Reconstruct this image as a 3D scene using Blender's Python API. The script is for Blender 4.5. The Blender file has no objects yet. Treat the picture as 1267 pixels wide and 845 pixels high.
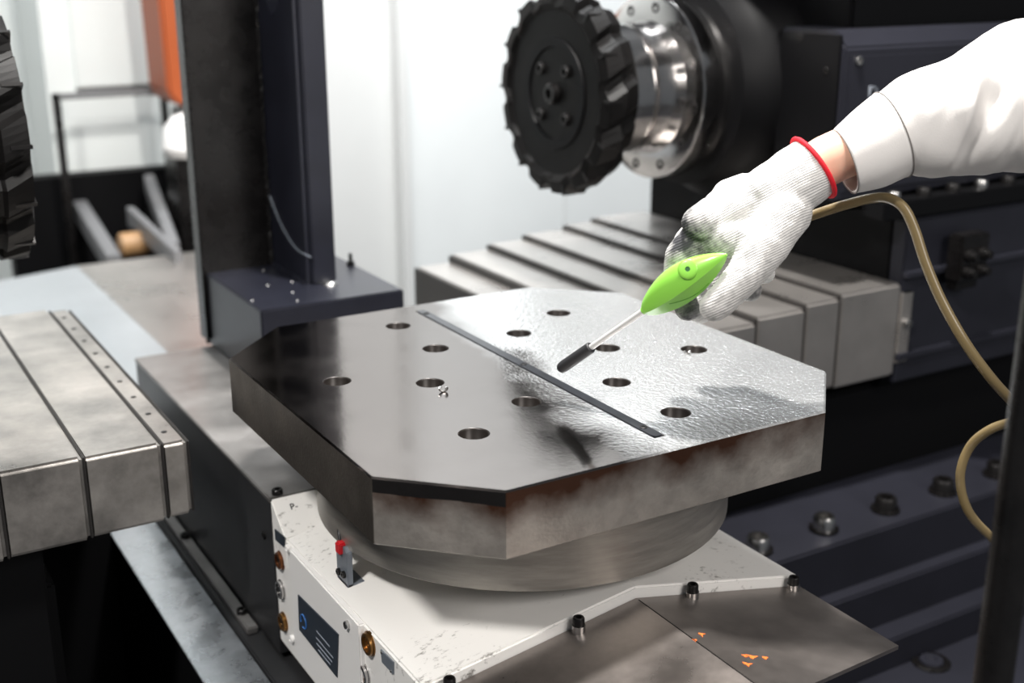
import bpy, bmesh, math, random
from mathutils import Vector, Matrix, noise as mnoise

# ------------------------------------------------------------------ camera, world, lights
SC = bpy.context.scene
COL = SC.collection
ZT = 1.10                                   # height of the pallet top above the floor
FPX, YAW, PITCH, ROLL = 1503.245, 0.5379363, 0.3062432, -0.0011993
CAM = Vector((-0.61083, -1.003228, 0.396073))      # relative to the middle of the pallet top
_f = Vector((math.sin(YAW)*math.cos(PITCH), math.cos(YAW)*math.cos(PITCH), -math.sin(PITCH)))
_r = Vector((math.cos(YAW), -math.sin(YAW), 0)); _u = _r.cross(_f)
CR = _r*math.cos(ROLL) + _u*math.sin(ROLL); CU = -_r*math.sin(ROLL) + _u*math.cos(ROLL); CF = _f

cd = bpy.data.cameras.new('camera'); cam = bpy.data.objects.new('camera', cd); COL.objects.link(cam)
mw = Matrix.Identity(4)
for i in range(3):
    mw[i][0] = CR[i]; mw[i][1] = CU[i]; mw[i][2] = -CF[i]; mw[i][3] = CAM[i] + (ZT if i == 2 else 0)
cam.matrix_world = mw
cd.sensor_width = 36; cd.lens = FPX*36/1267; cd.clip_start = .05
cd.dof.use_dof = True; cd.dof.focus_distance = 1.10; cd.dof.aperture_fstop = 4.0
SC.camera = cam
SC.view_settings.view_transform = 'Standard'; SC.view_settings.look = 'None'
SC.view_settings.gamma = 1; SC.view_settings.use_curve_mapping = False
SC.view_settings.exposure = 0.0

W = bpy.data.worlds.new('hall'); SC.world = W; W.use_nodes = True
W.node_tree.nodes['Background'].inputs[0].default_value = (.86, .93, 1, 1)
W.node_tree.nodes['Background'].inputs[1].default_value = .15

def area(name, loc, target, size, power, color=(1, .97, .93), sy=None):
    l = bpy.data.lights.new(name, 'AREA'); l.energy = power; l.color = color; l.size = size
    if sy: l.shape = 'RECTANGLE'; l.size_y = sy
    o = bpy.data.objects.new(name, l); COL.objects.link(o)
    o.location = (loc[0], loc[1], loc[2]+ZT)
    o.rotation_euler = (Vector(target)-Vector(loc)).to_track_quat('-Z', 'Y').to_euler()
    return o
area('work_lamp_overhead', (.17, .02, 1.75), (.1, -.1, 0), .13, 80)
area('work_lamp_side', (-1.55, -.75, 1.85), (-.1, -.1, -.1), .25, 54)
area('front_fill', (.7, -3.0, 1.9), (.1, 0, 0), 1.6, 75, (1, .96, .92))  # added soft fill behind the camera, lifts the pallet's front faces
area('wall_fill', (.95, 1.2, 2.3), (1.3, 2.3, .4), 1.2, 88, (.95, .98, 1))  # added light that brightens the back wall
area('wall_fill_side', (-.6, 1.4, 2.3), (0, 2.4, .3), .8, 34, (.95, .98, 1))  # added light that brightens the background at the left

# ------------------------------------------------------------------ helpers
def V(x, y, z): return Vector((x/1000, y/1000, z/1000+ZT))          # millimetres from the pallet centre
def ray(px, py): return CF + CR*((px-633.5)/FPX) - CU*((py-422.5)/FPX)
def P(px, py, depth):                                               # pixel + distance -> world point
    q = CAM + ray(px, py)*depth; return Vector((q.x, q.y, q.z+ZT))
def bp(px, py, ax, val):                                            # pixel on an axis plane -> millimetres
    d = ray(px, py); i = 'xyz'.index(ax); q = CAM + d*((val/1000-CAM[i])/d[i]); return q*1000

def link(name, me, mat, parent=None):
    o = bpy.data.objects.new(name, me); COL.objects.link(o)
    if mat: 
        me.materials.clear(); me.materials.append(mat)
    if parent: o.parent = parent; o.matrix_parent_inverse = parent.matrix_world.inverted()
    return o
def obj(name, bm, mat, parent=None, smooth=False, ang=35):
    me = bpy.data.meshes.new(name); bmesh.ops.recalc_face_normals(bm, faces=bm.faces[:]); bm.to_mesh(me); bm.free()
    if smooth:
        for p in me.polygons: p.use_smooth = True
        try: me.set_sharp_from_angle(angle=math.radians(ang))
        except Exception: pass
    return link(name, me, mat, parent)
def tag(o, label=None, cat=None, group=None, kind=None):
    if label: o['label'] = label
    if cat: o['category'] = cat
    if group: o['group'] = group
    if kind: o['kind'] = kind
    return o
def thing(name, loc, label, cat, group=None):
    o = bpy.data.objects.new(name, None); COL.objects.link(o); o.location = loc; o.empty_display_size = .05
    o.matrix_world = Matrix.Translation(loc)
    return tag(o, label, cat, group)
def box(x0, x1, y0, y1, z0, z1, bev=0, bm=None, seg=2):
    own = bm is None
    if own: bm = bmesh.new()
    vs = [bm.verts.new(V(x, y, z)) for x in (x0, x1) for y in (y0, y1) for z in (z0, z1)]
    fs = [(0, 1, 3, 2), (4, 6, 7, 5), (0, 4, 5, 1), (2, 3, 7, 6), (0, 2, 6, 4), (1, 5, 7, 3)]
    faces = [bm.faces.new([vs[i] for i in f]) for f in fs]
    if bev:
        es = set(e for f in faces for e in f.edges)
        bmesh.ops.bevel(bm, geom=list(es), offset=bev/1000, segments=seg, affect='EDGES', clamp_overlap=True)
    return bm
def prism(pts, d, bm=None, bev=0):
    """closed polygon of world points extruded by vector d"""
    if bm is None: bm = bmesh.new()
    a = [bm.verts.new(p) for p in pts]; b = [bm.verts.new(p+d) for p in pts]; n = len(pts)
    fs = [bm.faces.new(a), bm.faces.new(b[::-1])]
    for i in range(n): fs.append(bm.faces.new((a[i], b[i], b[(i+1) % n], a[(i+1) % n])))
    if bev:
        es = set(e for f in fs for e in f.edges)
        bmesh.ops.bevel(bm, geom=list(es), offset=bev/1000, segments=2, affect='EDGES', clamp_overlap=True)
    return bm
def frame(ax):
    ax = ax.normalized(); t = Vector((0, 0, 1)) if abs(ax.z) < .9 else Vector((1, 0, 0))
    a = ax.cross(t).normalized(); return a, ax.cross(a).normalized()
def lathe(origin, ax, prof, n=48, bm=None, cap=True):
    """prof: list of (distance along axis, radius) in mm"""
    if bm is None: bm = bmesh.new()
    ax = ax.normalized(); a, b = frame(ax); rings = []
    for d, r in prof:
        c = origin + ax*(d/1000)
        rings.append([bm.verts.new(c + (a*math.cos(2*math.pi*i/n) + b*math.sin(2*math.pi*i/n))*(r/1000)) for i in range(n)])
    for q in range(len(rings)-1):
        for i in range(n): bm.faces.new((rings[q][i], rings[q][(i+1) % n], rings[q+1][(i+1) % n], rings[q+1][i]))
    if cap: bm.faces.new(rings[0][::-1]); bm.faces.new(rings[-1])
    return bm
def spline(pts, k=8):
    out = []; n = len(pts)
    for i in range(n-1):
        p0, p1, p2, p3 = pts[max(i-1, 0)], pts[i], pts[i+1], pts[min(i+2, n-1)]
        for j in range(k):
            t = j/k
            out.append(.5*((2*p1)+(-p0+p2)*t+(2*p0-5*p1+4*p2-p3)*t*t+(-p0+3*p1-3*p2+p3)*t**3))
    out.append(pts[-1]); return out
def tube(pts, r, n=12, bm=None):
    if bm is None: bm = bmesh.new()
    rings = []; a = None
    for i, p in enumerate(pts):
        t = (pts[min(i+1, len(pts)-1)]-pts[max(i-1, 0)]).normalized()
        if a is None: a, _ = frame(t)
        a = (a - t*a.dot(t)).normalized(); b = t.cross(a)
        rr = r[i] if isinstance(r, (list, tuple)) else r
        rings.append([bm.verts.new(p+(a*math.cos(2*math.pi*j/n)+b*math.sin(2*math.pi*j/n))*(rr/1000)) for j in range(n)])
    for q in range(len(rings)-1):
        for i in range(n): bm.faces.new((rings[q][i], rings[q][(i+1) % n], rings[q+1][(i+1) % n], rings[q+1][i]))
    bm.faces.new(rings[0][::-1]); bm.faces.new(rings[-1])
    return bm
def bolt_bm(o, ax, r=7, h=7, socket=True, n=20):
    """socket-head cap screw standing on point o"""
    ax = ax.normalized(); pr = [(0, r), (h*.82, r), (h, r*.86)]
    if socket: pr += [(h, r*.52), (h*.35, r*.5)]
    return lathe(o, ax, pr, n)
X, Y, Z = Vector((1, 0, 0)), Vector((0, 1, 0)), Vector((0, 0, 1))

# ------------------------------------------------------------------ materials
def mat(name, col, rough=.5, metal=0., spec=.5, noise=0., nscale=20, bump=0., bscale=200, rvar=0., col2=None, aniso=None, coat=0.):
    m = bpy.data.materials.new(name); m.use_nodes = True; nt = m.node_tree; N = nt.nodes; L = nt.links
    b = N['Principled BSDF']; b.inputs['Base Color'].default_value = (*col, 1); b.inputs['Roughness'].default_value = rough
    b.inputs['Metallic'].default_value = metal; b.inputs['Specular IOR Level'].default_value = spec
    b.inputs['Coat Weight'].default_value = coat; b.inputs['Coat Roughness'].default_value = .1
    tc = N.new('ShaderNodeTexCoord'); src = tc.outputs['Object']
    if aniso:
        mp = N.new('ShaderNodeMapping'); mp.inputs['Scale'].default_value = aniso; L.new(src, mp.inputs[0]); src = mp.outputs[0]
    if noise or col2 or rvar:
        n = N.new('ShaderNodeTexNoise'); n.inputs['Scale'].default_value = nscale; n.inputs['Detail'].default_value = 6; n.inputs['Roughness'].default_value = .65
        L.new(src, n.inputs['Vector'])
        r = N.new('ShaderNodeValToRGB'); r.color_ramp.elements[0].position = .35; r.color_ramp.elements[1].position = .68
        c2 = col2 or tuple(c*(1-noise) for c in col)
        r.color_ramp.elements[0].color = (*c2, 1); r.color_ramp.elements[1].color = (*col, 1)
        L.new(n.outputs['Fac'], r.inputs[0]); L.new(r.outputs[0], b.inputs['Base Color'])
        if rvar:
            mr = N.new('ShaderNodeMapRange'); mr.inputs['From Min'].default_value = .3; mr.inputs['From Max'].default_value = .7
            mr.inputs['To Min'].default_value = max(.03, rough-rvar); mr.inputs['To Max'].default_value = rough+rvar
            L.new(n.outputs['Fac'], mr.inputs[0]); L.new(mr.outputs[0], b.inputs['Roughness'])
    if bump:
        n2 = N.new('ShaderNodeTexNoise'); n2.inputs['Scale'].default_value = bscale; n2.inputs['Detail'].default_value = 3; L.new(src, n2.inputs['Vector'])
        bu = N.new('ShaderNodeBump'); bu.inputs['Strength'].default_value = bump; bu.inputs['Distance'].default_value = .002
        L.new(n2.outputs['Fac'], bu.inputs['Height']); L.new(bu.outputs[0], b.inputs['Normal'])
    return m

def pallet_top_material():
    """ground steel under a film of oil; the half beyond the key strip is covered in droplets"""
    m = bpy.data.materials.new('oily_ground_steel'); m.use_nodes = True; nt = m.node_tree; N = nt.nodes; L = nt.links
    b = N['Principled BSDF']; b.inputs['Metallic'].default_value = 1
    tc = N.new('ShaderNodeTexCoord'); sep = N.new('ShaderNodeSeparateXYZ'); L.new(tc.outputs['Object'], sep.inputs[0])
    nw = N.new('ShaderNodeTexNoise'); nw.inputs['Scale'].default_value = 14; nw.inputs['Detail'].default_value = 5; L.new(tc.outputs['Object'], nw.inputs['Vector'])
    ad = N.new('ShaderNodeMath'); ad.operation = 'MULTIPLY_ADD'; L.new(nw.outputs['Fac'], ad.inputs[0]); ad.inputs[1].default_value = .09
    sk = N.new('ShaderNodeMath'); sk.operation = 'MULTIPLY_ADD'; L.new(sep.outputs['Y'], sk.inputs[0]); sk.inputs[1].default_value = -.16; L.new(sep.outputs['X'], sk.inputs[2]); L.new(sk.outputs[0], ad.inputs[2])
    wet = N.new('ShaderNodeMapRange'); wet.inputs['From Min'].default_value = .02; wet.inputs['From Max'].default_value = .075; L.new(ad.outputs[0], wet.inputs[0])
    col = N.new('ShaderNodeMix'); col.data_type = 'RGBA'; L.new(wet.outputs[0], col.inputs['Factor'])
    col.inputs['A'].default_value = (.172, .15, .139, 1); col.inputs['B'].default_value = (.62, .63, .635, 1)
    L.new(col.outputs['Result'], b.inputs['Base Color'])
    r1 = N.new('ShaderNodeMapRange'); L.new(nw.outputs['Fac'], r1.inputs[0]); r1.inputs['From Min'].default_value = .4; r1.inputs['From Max'].default_value = .7
    r1.inputs['To Min'].default_value = .10; r1.inputs['To Max'].default_value = .2
    ro = N.new('ShaderNodeMix'); ro.data_type = 'FLOAT'; L.new(wet.outputs[0], ro.inputs['Factor']); L.new(r1.outputs[0], ro.inputs['A']); ro.inputs['B'].default_value = .27
    L.new(ro.outputs['Result'], b.inputs['Roughness'])
    me_ = N.new('ShaderNodeMix'); me_.data_type = 'FLOAT'; L.new(wet.outputs[0], me_.inputs['Factor']); me_.inputs['A'].default_value = 1; me_.inputs['B'].default_value = .74
    L.new(me_.outputs['Result'], b.inputs['Metallic'])
    # droplets
    dn = N.new('ShaderNodeTexNoise'); dn.inputs['Scale'].default_value = 210; dn.inputs['Detail'].default_value = 3; L.new(tc.outputs['Object'], dn.inputs['Vector'])
    fine = N.new('ShaderNodeTexNoise'); fine.inputs['Scale'].default_value = 260; fine.inputs['Detail'].default_value = 2; L.new(tc.outputs['Object'], fine.inputs['Vector'])
    st = N.new('ShaderNodeMix'); st.data_type = 'FLOAT'; L.new(wet.outputs[0], st.inputs['Factor']); st.inputs['A'].default_value = .03; st.inputs['B'].default_value = 1
    b1 = N.new('ShaderNodeBump'); b1.inputs['Distance'].default_value = .00105; L.new(st.outputs['Result'], b1.inputs['Strength']); L.new(dn.outputs['Fac'], b1.inputs['Height'])
    L.new(b1.outputs[0], b.inputs['Normal'])
    return m
def pallet_side_material():
    m = mat('stained_steel_side', (.52, .475, .43), .42, .7, noise=.35, nscale=18, rvar=.1, bump=.15, bscale=300)
    nt = m.node_tree; N = nt.nodes; L = nt.links; b = N['Principled BSDF']
    old = b.inputs['Base Color'].links[0].from_socket
    tc = N.new('ShaderNodeTexCoord'); sep = N.new('ShaderNodeSeparateXYZ'); L.new(tc.outputs['Object'], sep.inputs[0])
    n = N.new('ShaderNodeTexNoise'); n.inputs['Scale'].default_value = 22; n.inputs['Detail'].default_value = 6; L.new(tc.outputs['Object'], n.inputs['Vector'])
    # rust and old oil run down from the top edge
    ma = N.new('ShaderNodeMath'); ma.operation = 'MULTIPLY_ADD'; L.new(n.outputs['Fac'], ma.inputs[0]); ma.inputs[1].default_value = .07; L.new(sep.outputs['Z'], ma.inputs[2])
    mr = N.new('ShaderNodeMapRange'); mr.inputs['From Min'].default_value = ZT-.003; mr.inputs['From Max'].default_value = ZT+.032; L.new(ma.outputs[0], mr.inputs[0])
    mx = N.new('ShaderNodeMix'); mx.data_type = 'RGBA'; L.new(mr.outputs[0], mx.inputs['Factor']); L.new(old, mx.inputs['A']); mx.inputs['B'].default_value = (.07, .03, .017, 1)
    # crisp near-black band along the top of the chamfered front corner
    def cmp(sock, op, v):
        c = N.new('ShaderNodeMath'); c.operation = op; L.new(sock, c.inputs[0]); c.inputs[1].default_value = v; return c.outputs[0]
    def mul(a, b_):
        c = N.new('ShaderNodeMath'); c.operation = 'MULTIPLY'; L.new(a, c.inputs[0]); L.new(b_, c.inputs[1]); return c.outputs[0]
    zz = N.new('ShaderNodeMath'); zz.operation = 'MULTIPLY_ADD'; L.new(n.outputs['Fac'], zz.inputs[0]); zz.inputs[1].default_value = .004; L.new(sep.outputs['Z'], zz.inputs[2])
    band = mul(mul(cmp(sep.outputs['X'], 'LESS_THAN', -.1712), cmp(sep.outputs['Y'], 'LESS_THAN', -.178)), cmp(zz.outputs[0], 'GREATER_THAN', ZT-.0112))
    m2 = N.new('ShaderNodeMix'); m2.data_type = 'RGBA'; L.new(band, m2.inputs['Factor']); L.new(mx.outputs['Result'], m2.inputs['A']); m2.inputs['B'].default_value = (.02, .018, .018, 1)
    oil_and_reflections = cmp(sep.outputs['X'], 'LESS_THAN', -.2494)       # side over the nameplate: oil streaks plus painted-in dark reflections
    m3 = N.new('ShaderNodeMix'); m3.data_type = 'RGBA'; L.new(oil_and_reflections, m3.inputs['Factor']); L.new(m2.outputs['Result'], m3.inputs['A'])
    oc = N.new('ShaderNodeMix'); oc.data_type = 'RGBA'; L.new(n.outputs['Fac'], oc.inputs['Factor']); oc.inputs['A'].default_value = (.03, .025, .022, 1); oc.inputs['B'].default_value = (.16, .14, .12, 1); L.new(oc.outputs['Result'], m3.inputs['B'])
    L.new(m3.outputs['Result'], b.inputs['Base Color'])
    return m
def dirty_white(name, base, dirt, amount=.62, scale=9):
    m = mat(name, base, .42, 0, .5)
    nt = m.node_tree; N = nt.nodes; L = nt.links; b = N['Principled BSDF']
    tc = N.new('ShaderNodeTexCoord')
    n1 = N.new('ShaderNodeTexNoise'); n1.inputs['Scale'].default_value = scale; n1.inputs['Detail'].default_value = 4; L.new(tc.outputs['Object'], n1.inputs['Vector'])
    mp = N.new('ShaderNodeMapping'); mp.inputs['Scale'].default_value = (1, 1.8, 1); L.new(tc.outputs['Object'], mp.inputs[0])
    n2 = N.new('ShaderNodeTexNoise'); n2.inputs['Scale'].default_value = 95; n2.inputs['Detail'].default_value = 5; n2.inputs['Roughness'].default_value = .7; L.new(mp.outputs[0], n2.inputs['Vector'])
    ad = N.new('ShaderNodeMath'); ad.operation = 'MULTIPLY'; L.new(n1.outputs['Fac'], ad.inputs[0]); L.new(n2.outputs['Fac'], ad.inputs[1])
    r = N.new('ShaderNodeValToRGB'); r.color_ramp.elements[0].position = .33; r.color_ramp.elements[1].position = .42
    r.color_ramp.elements[0].color = (*base, 1); r.color_ramp.elements[1].color = (*dirt, 1)
    L.new(ad.outputs[0], r.inputs[0]); L.new(r.outputs[0], b.inputs['Base Color'])
    return m

M = {}
M['ptop'] = pallet_top_material(); M['pside'] = pallet_side_material()
M['disc'] = mat('turned_steel', (.46, .43, .39), .42, .7, noise=.3, nscale=12, rvar=.1, aniso=(1, 1, 8))
M['hole'] = mat('oily_bore', (.02, .016, .014), .35, .4)
M['key'] = mat('blackened_key_steel', (.022, .024, .03), .3, .3, noise=.5, nscale=60)
M['cover'] = mat('scuffed_sheet_steel', (.47, .44, .41), .36, .68, noise=.68, nscale=7, rvar=.12, bump=.05, bscale=400)
M['cover_r'] = mat('brushed_sheet_steel', (.52, .49, .465), .3, .8, noise=.2, nscale=6, rvar=.06)
M['gable'] = mat('brown_grey_sheet_steel', (.33, .295, .275), .33, .85, noise=.45, nscale=7, rvar=.1)
M['seam'] = mat('dark_wiper_rubber', (.018, .016, .015), .5)
M['black'] = mat('black_enamel', (.0025, .0025, .003), .5, 0, .15)
M['blackg'] = mat('black_oiled_steel', (.010, .009, .009), .28, .3, noise=.4, nscale=30, rvar=.08)
M['slate'] = mat('dark_slate_enamel', (.017, .0175, .025), .45, 0, .35, noise=.25, nscale=6)
M['void'] = mat('matt_black_panel', (.003, .003, .0035), .6, 0, .12)
M['bluepaint'] = mat('dark_blue_grey_enamel', (.012, .013, .021), .36, 0, .5, noise=.3, nscale=14)
M['casting'] = dirty_white('soiled_white_enamel', (.85, .83, .80), (.16, .145, .13))
M['white'] = mat('white_enamel', (.85, .83, .81), .38)
M['wall'] = mat('white_sheet_wall', (.80, .83, .835), .5, noise=.05, nscale=2)
M['wall2'] = mat('pale_grey_sheet_wall', (.66, .67, .665), .5, noise=.05, nscale=2)
M['cab'] = mat('pale_cabinet_enamel', (.74, .77, .755), .5)
M['orange'] = mat('orange_enamel', (.32, .062, .010), .5)
M['chrome'] = mat('polished_steel', (.62, .60, .59), .16, 1, noise=.25, nscale=5, rvar=.05)
M['steelp'] = mat('bluish_bright_steel', (.52, .54, .57), .3, .85, noise=.45, nscale=16, rvar=.1, bump=.12, bscale=90)
M['blockt'] = mat('grey_worn_top', (.34, .325, .315), .42, .75, noise=.35, nscale=10, rvar=.1)
M['blocks'] = mat('dark_oiled_side', (.035, .035, .037), .4, .3, noise=.5, nscale=9)
M['boltb'] = mat('black_oxide_screw', (.012, .011, .011), .35, .5)
M['bolts'] = mat('bright_screw', (.5, .49, .48), .25, 1)
M['brass'] = mat('aged_brass', (.33, .17, .055), .3, .9, noise=.4, nscale=80)
M['bronze'] = mat('copper_brass', (.30, .11, .045), .3, .9, noise=.4, nscale=80)
M['plate'] = mat('dark_nameplate', (.022, .03, .042), .4, 0, .4)
M['print'] = mat('pale_print', (.30, .33, .38), .6)
M['blueprint'] = mat('blue_print', (.03, .14, .42), .6)
M['grey'] = mat('grey_bracket_enamel', (.16, .18, .21), .45, .2)
M['redp'] = mat('red_plastic', (.55, .012, .02), .35)
M['green'] = mat('lime_green_plastic', (.25, .60, .07), .34, 0, .5, coat=.25)
M['green2'] = mat('mid_green_seam', (.10, .33, .03), .4)
M['greend'] = mat('dark_green_recess', (.02, .12, .025), .5)
M['rubber'] = mat('black_rubber', (.014, .014, .016), .55)
M['rod'] = mat('satin_tube_steel', (.74, .73, .72), .45, .5)
M['skin'] = mat('skin', (.72, .43, .31), .5, 0, .4, noise=.08, nscale=60)
M['skin'].node_tree.nodes['Principled BSDF'].inputs['Subsurface Weight'].default_value = .15
M['skin'].node_tree.nodes['Principled BSDF'].inputs['Subsurface Radius'].default_value = (.01, .004, .002)
M['cloth'] = mat('white_cotton_twill', (.64, .615, .595), .85, 0, .2, bump=.12, bscale=900)
M['seamcloth'] = mat('grey_seam_thread', (.16, .145, .135), .9)
M['red'] = mat('red_elastic', (.66, .018, .03), .7, 0, .2)
M['hose'] = mat('amber_translucent_hose', (.175, .128, .06), .28, 0, .5)
M['tan'] = mat('tan_part', (.35, .20, .09), .5)
M['cutter'] = mat('black_oxide_cutter', (.0035, .003, .003), .5, 0, .18, noise=.4, nscale=40)
M['pan'] = mat('pale_pan_sheet', (.58, .60, .62), .4, .6, noise=.12, nscale=4)
M['greybeam'] = mat('grey_beam_enamel', (.16, .16, .165), .5)
M['floor'] = mat('dark_shop_floor', (.06, .062, .066), .5, noise=.3, nscale=4)
M['glint'] = mat('painted_orange_glint', (.85, .17, .03), .5)  # orange reflections on the way cover, put in as colour

def glove_material():
    m = mat('knitted_cotton_glove', (.62, .605, .585), .9, 0, .15)
    nt = m.node_tree; N = nt.nodes; L = nt.links; b = N['Principled BSDF']
    at = N.new('ShaderNodeAttribute'); at.attribute_name = 'dirt'
    tc = N.new('ShaderNodeTexCoord')
    n = N.new('ShaderNodeTexNoise'); n.inputs['Scale'].default_value = 160; n.inputs['Detail'].default_value = 4; L.new(tc.outputs['Object'], n.inputs['Vector'])
    ma = N.new('ShaderNodeMath'); ma.operation = 'MULTIPLY_ADD'; L.new(n.outputs['Fac'], ma.inputs[0]); ma.inputs[1].default_value = 1.0; L.new(at.outputs['Fac'], ma.inputs[2])
    mr = N.new('ShaderNodeMapRange'); mr.inputs['From Min'].default_value = .62; mr.inputs['From Max'].default_value = 1.35; L.new(ma.outputs[0], mr.inputs[0])
    mx = N.new('ShaderNodeMix'); mx.data_type = 'RGBA'; L.new(mr.outputs[0], mx.inputs['Factor']); mx.inputs['A'].default_value = (.62, .605, .585, 1); mx.inputs['B'].default_value = (.055, .055, .06, 1)
    L.new(mx.outputs['Result'], b.inputs['Base Color'])
    # knit ribs follow the hand
    r = N.new('ShaderNodeAttribute'); r.attribute_name = 'rib'
    w = N.new('ShaderNodeMath'); w.operation = 'SINE'; mm = N.new('ShaderNodeMath'); mm.operation = 'MULTIPLY'; mm.inputs[1].default_value = 3000
    L.new(r.outputs['Fac'], mm.inputs[0]); L.new(mm.outputs[0], w.inputs[0])
    bu = N.new('ShaderNodeBump'); bu.inputs['Strength'].default_value = .4; bu.inputs['Distance'].default_value = .0005; L.new(w.outputs[0], bu.inputs['Height']); 
    bu2 = N.new('ShaderNodeBump'); bu2.inputs['Strength'].default_value = .4; bu2.inputs['Distance'].default_value = .001; L.new(n.outputs['Fac'], bu2.inputs['Height']); L.new(bu.outputs[0], bu2.inputs['Normal'])
    L.new(bu2.outputs[0], b.inputs['Normal'])
    return m
M['glove'] = glove_material()

# ------------------------------------------------------------------ the room
fl = obj('floor', box(-3500, 4500, -2500, 3600, -1160, -1100), M['floor']); tag(fl, kind='structure')
WY = 2300
wb = obj('wall_back', box(985, 4500, WY, WY+60, -1100, 1900), M['wall']); tag(wb, kind='structure')
for q in (1560, 2250, 2950, 3650):
    obj('panel_joint', box(q-3, q+3, WY-2.5, WY+2, -1100, 1900), M['wall2'], wb)
wl = obj('wall_left', box(560, 985, WY+30, WY+90, -1100, 1900), M['wall2']); tag(wl, kind='structure')
obj('wall_post', box(962, 990, WY-30, WY+30, -1100, 1900, 3), M['wall2'], wb)
wc = obj('wall_side', box(-2600, 560, WY+420, WY+480, -1100, 1900), M['cab']); tag(wc, kind='structure')

# ------------------------------------------------------------------ pallet
HA, HB, CH, CH2, TH = 250, 256.9, 81.7, 79.0, 60
def octo(inset=0):
    a, b = HA-inset, HB-inset; k = inset*.586
    c, c2 = CH-inset+k, CH2-inset+k
    return [(-a, b-c), (-a+c, b), (a-c, b), (a, b-c), (a, -b+c), (a-c, -b), (-a+c2, -b), (-a, -b+c2)]
HOLES = [(-49, 189), (-51, 93.5), (-182, 50.5), (-106, -1), (-53, -94.5), (-134, -139)]
HOLES = HOLES + [(-x, -y) for x, y in HOLES]
pal = thing('machining_pallet', V(0, 0, -TH), 'thick octagonal steel machining pallet with twelve drilled holes and oily top', 'pallet')
def build_plate():
    bm = bmesh.new()
    top = [bm.verts.new(V(x, y, 0)) for x, y in octo(1.6)]
    edges = [bm.edges.new((top[i], top[(i+1) % 8])) for i in range(8)]
    n = 28; loops = []
    for hx, hy in HOLES:
        lp = [bm.verts.new(V(hx+14.2*math.cos(2*math.pi*i/n), hy+14.2*math.sin(2*math.pi*i/n), 0)) for i in range(n)]
        edges += [bm.edges.new((lp[i], lp[(i+1) % n])) for i in range(n)]; loops.append((hx, hy, lp))
    # slot of the key strip
    sl = [bm.verts.new(V(x, y, 0)) for x, y in ((-6, 232), (6, 232), (6, -229), (-6, -229))]
    edges += [bm.edges.new((sl[i], sl[(i+1) % 4])) for i in range(4)]
    bmesh.ops.triangle_fill(bm, use_beauty=True, edges=edges)
    tf = set(bm.faces)
    def ring(vs_a, pts):
        vb = [bm.verts.new(p) for p in pts]; k = len(vb)
        for i in range(k): bm.faces.new((vs_a[i], vs_a[(i+1) % k], vb[(i+1) % k], vb[i]))
        return vb
    a = ring(top, [V(x, y, -1.6) for x, y in octo(0)]); bevel = set(bm.faces)-tf
    a = ring(a, [V(x, y, -TH+1.2) for x, y in octo(0)]); a = ring(a, [V(x, y, -TH) for x, y in octo(1.2)])
    bm.faces.new(a)
    side = set(bm.faces)-tf-bevel
    for hx, hy, lp in loops:
        c = [(hx+13*math.cos(2*math.pi*i/n), hy+13*math.sin(2*math.pi*i/n)) for i in range(n)]
        l2 = ring(lp, [V(x, y, -1.4) for x, y in c]); l3 = ring(l2, [V(x, y, -42) for x, y in c]); bm.faces.new(l3)
    s2 = ring(sl, [V(x, y, -4) for x, y in ((-6, 232), (6, 232), (6, -229), (-6, -229))]); bm.faces.new(s2)
    bore = set(bm.faces)-tf-bevel-side
    bmesh.ops.recalc_face_normals(bm, faces=bm.faces[:])
    for f in bm.faces: f.material_index = 0 if (f in tf or f in bevel) else 1 if f in side else 2
    for f in bore: f.smooth = len(f.verts) == 4
    me = bpy.data.meshes.new('plate'); bm.to_mesh(me); bm.free()
    o = bpy.data.objects.new('plate', me); COL.objects.link(o)
    for k in ('ptop', 'pside', 'hole'): me.materials.append(M[k])
    o.parent = pal; o.matrix_parent_inverse = pal.matrix_world.inverted()
build_plate()
bm = bmesh.new()
kp = [(-5.6, 226), (-3.5, 231), (3.5, 231), (5.6, 226), (5.6, -223), (3.5, -228), (-3.5, -228), (-5.6, -223)]
ks = obj('key_strip', prism([V(x, y, -4) for x, y in kp], Vector((0, 0, .0049)), None, .5), M['key'], pal); tag(ks, 'black key strip let into the middle of the pallet')
for sy_ in (215, -2, -205):
    obj('screw', lathe(V(0, sy_, .5), Z, [(0, 3.6), (.9, 3.6), (1.1, 3.2), (1.1, 1.8), (.6, 1.6)], 16), M['boltb'], ks)
random.seed(4)
def chip(px, py, s, label):
    q = bp(px, py, 'z', 1.2); c = V(q.x, q.y, 0); pts = []
    for i in range(30):
        a = i*.36; pts.append(c+Vector((math.cos(a)*.0024*s+i*.00022*s, -i*.00022*s, .0008+(1+math.sin(a))*.0018*s)))
    return tag(obj('metal_chip', tube(pts, [.9*math.sin(math.pi*(i+.5)/30)+.15 for i in range(30)], 6), M['bolts'], None, True), label, 'metal chip')
chip(543, 483, 1.1, 'tiny curled metal chip at the rim of a pallet hole')
chip(846, 437, .9, 'tiny metal chip on the droplet-covered half of the pallet')

# turntable disc under the pallet
td = thing('rotary_table', V(0, 0, -142), 'round turned steel rotary table carrying the octagonal pallet', 'rotary table')
obj('disc', lathe(V(0, 0, -142), Z, [(0, 211), (2, 213.5), (52, 213.5), (78, 213.5), (81.8, 210)], 96), M['disc'], td, True)
obj('hub', lathe(V(0, 0, -148.8), Z, [(0, 60), (7, 60)], 48), M['disc'], td, True)

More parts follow.
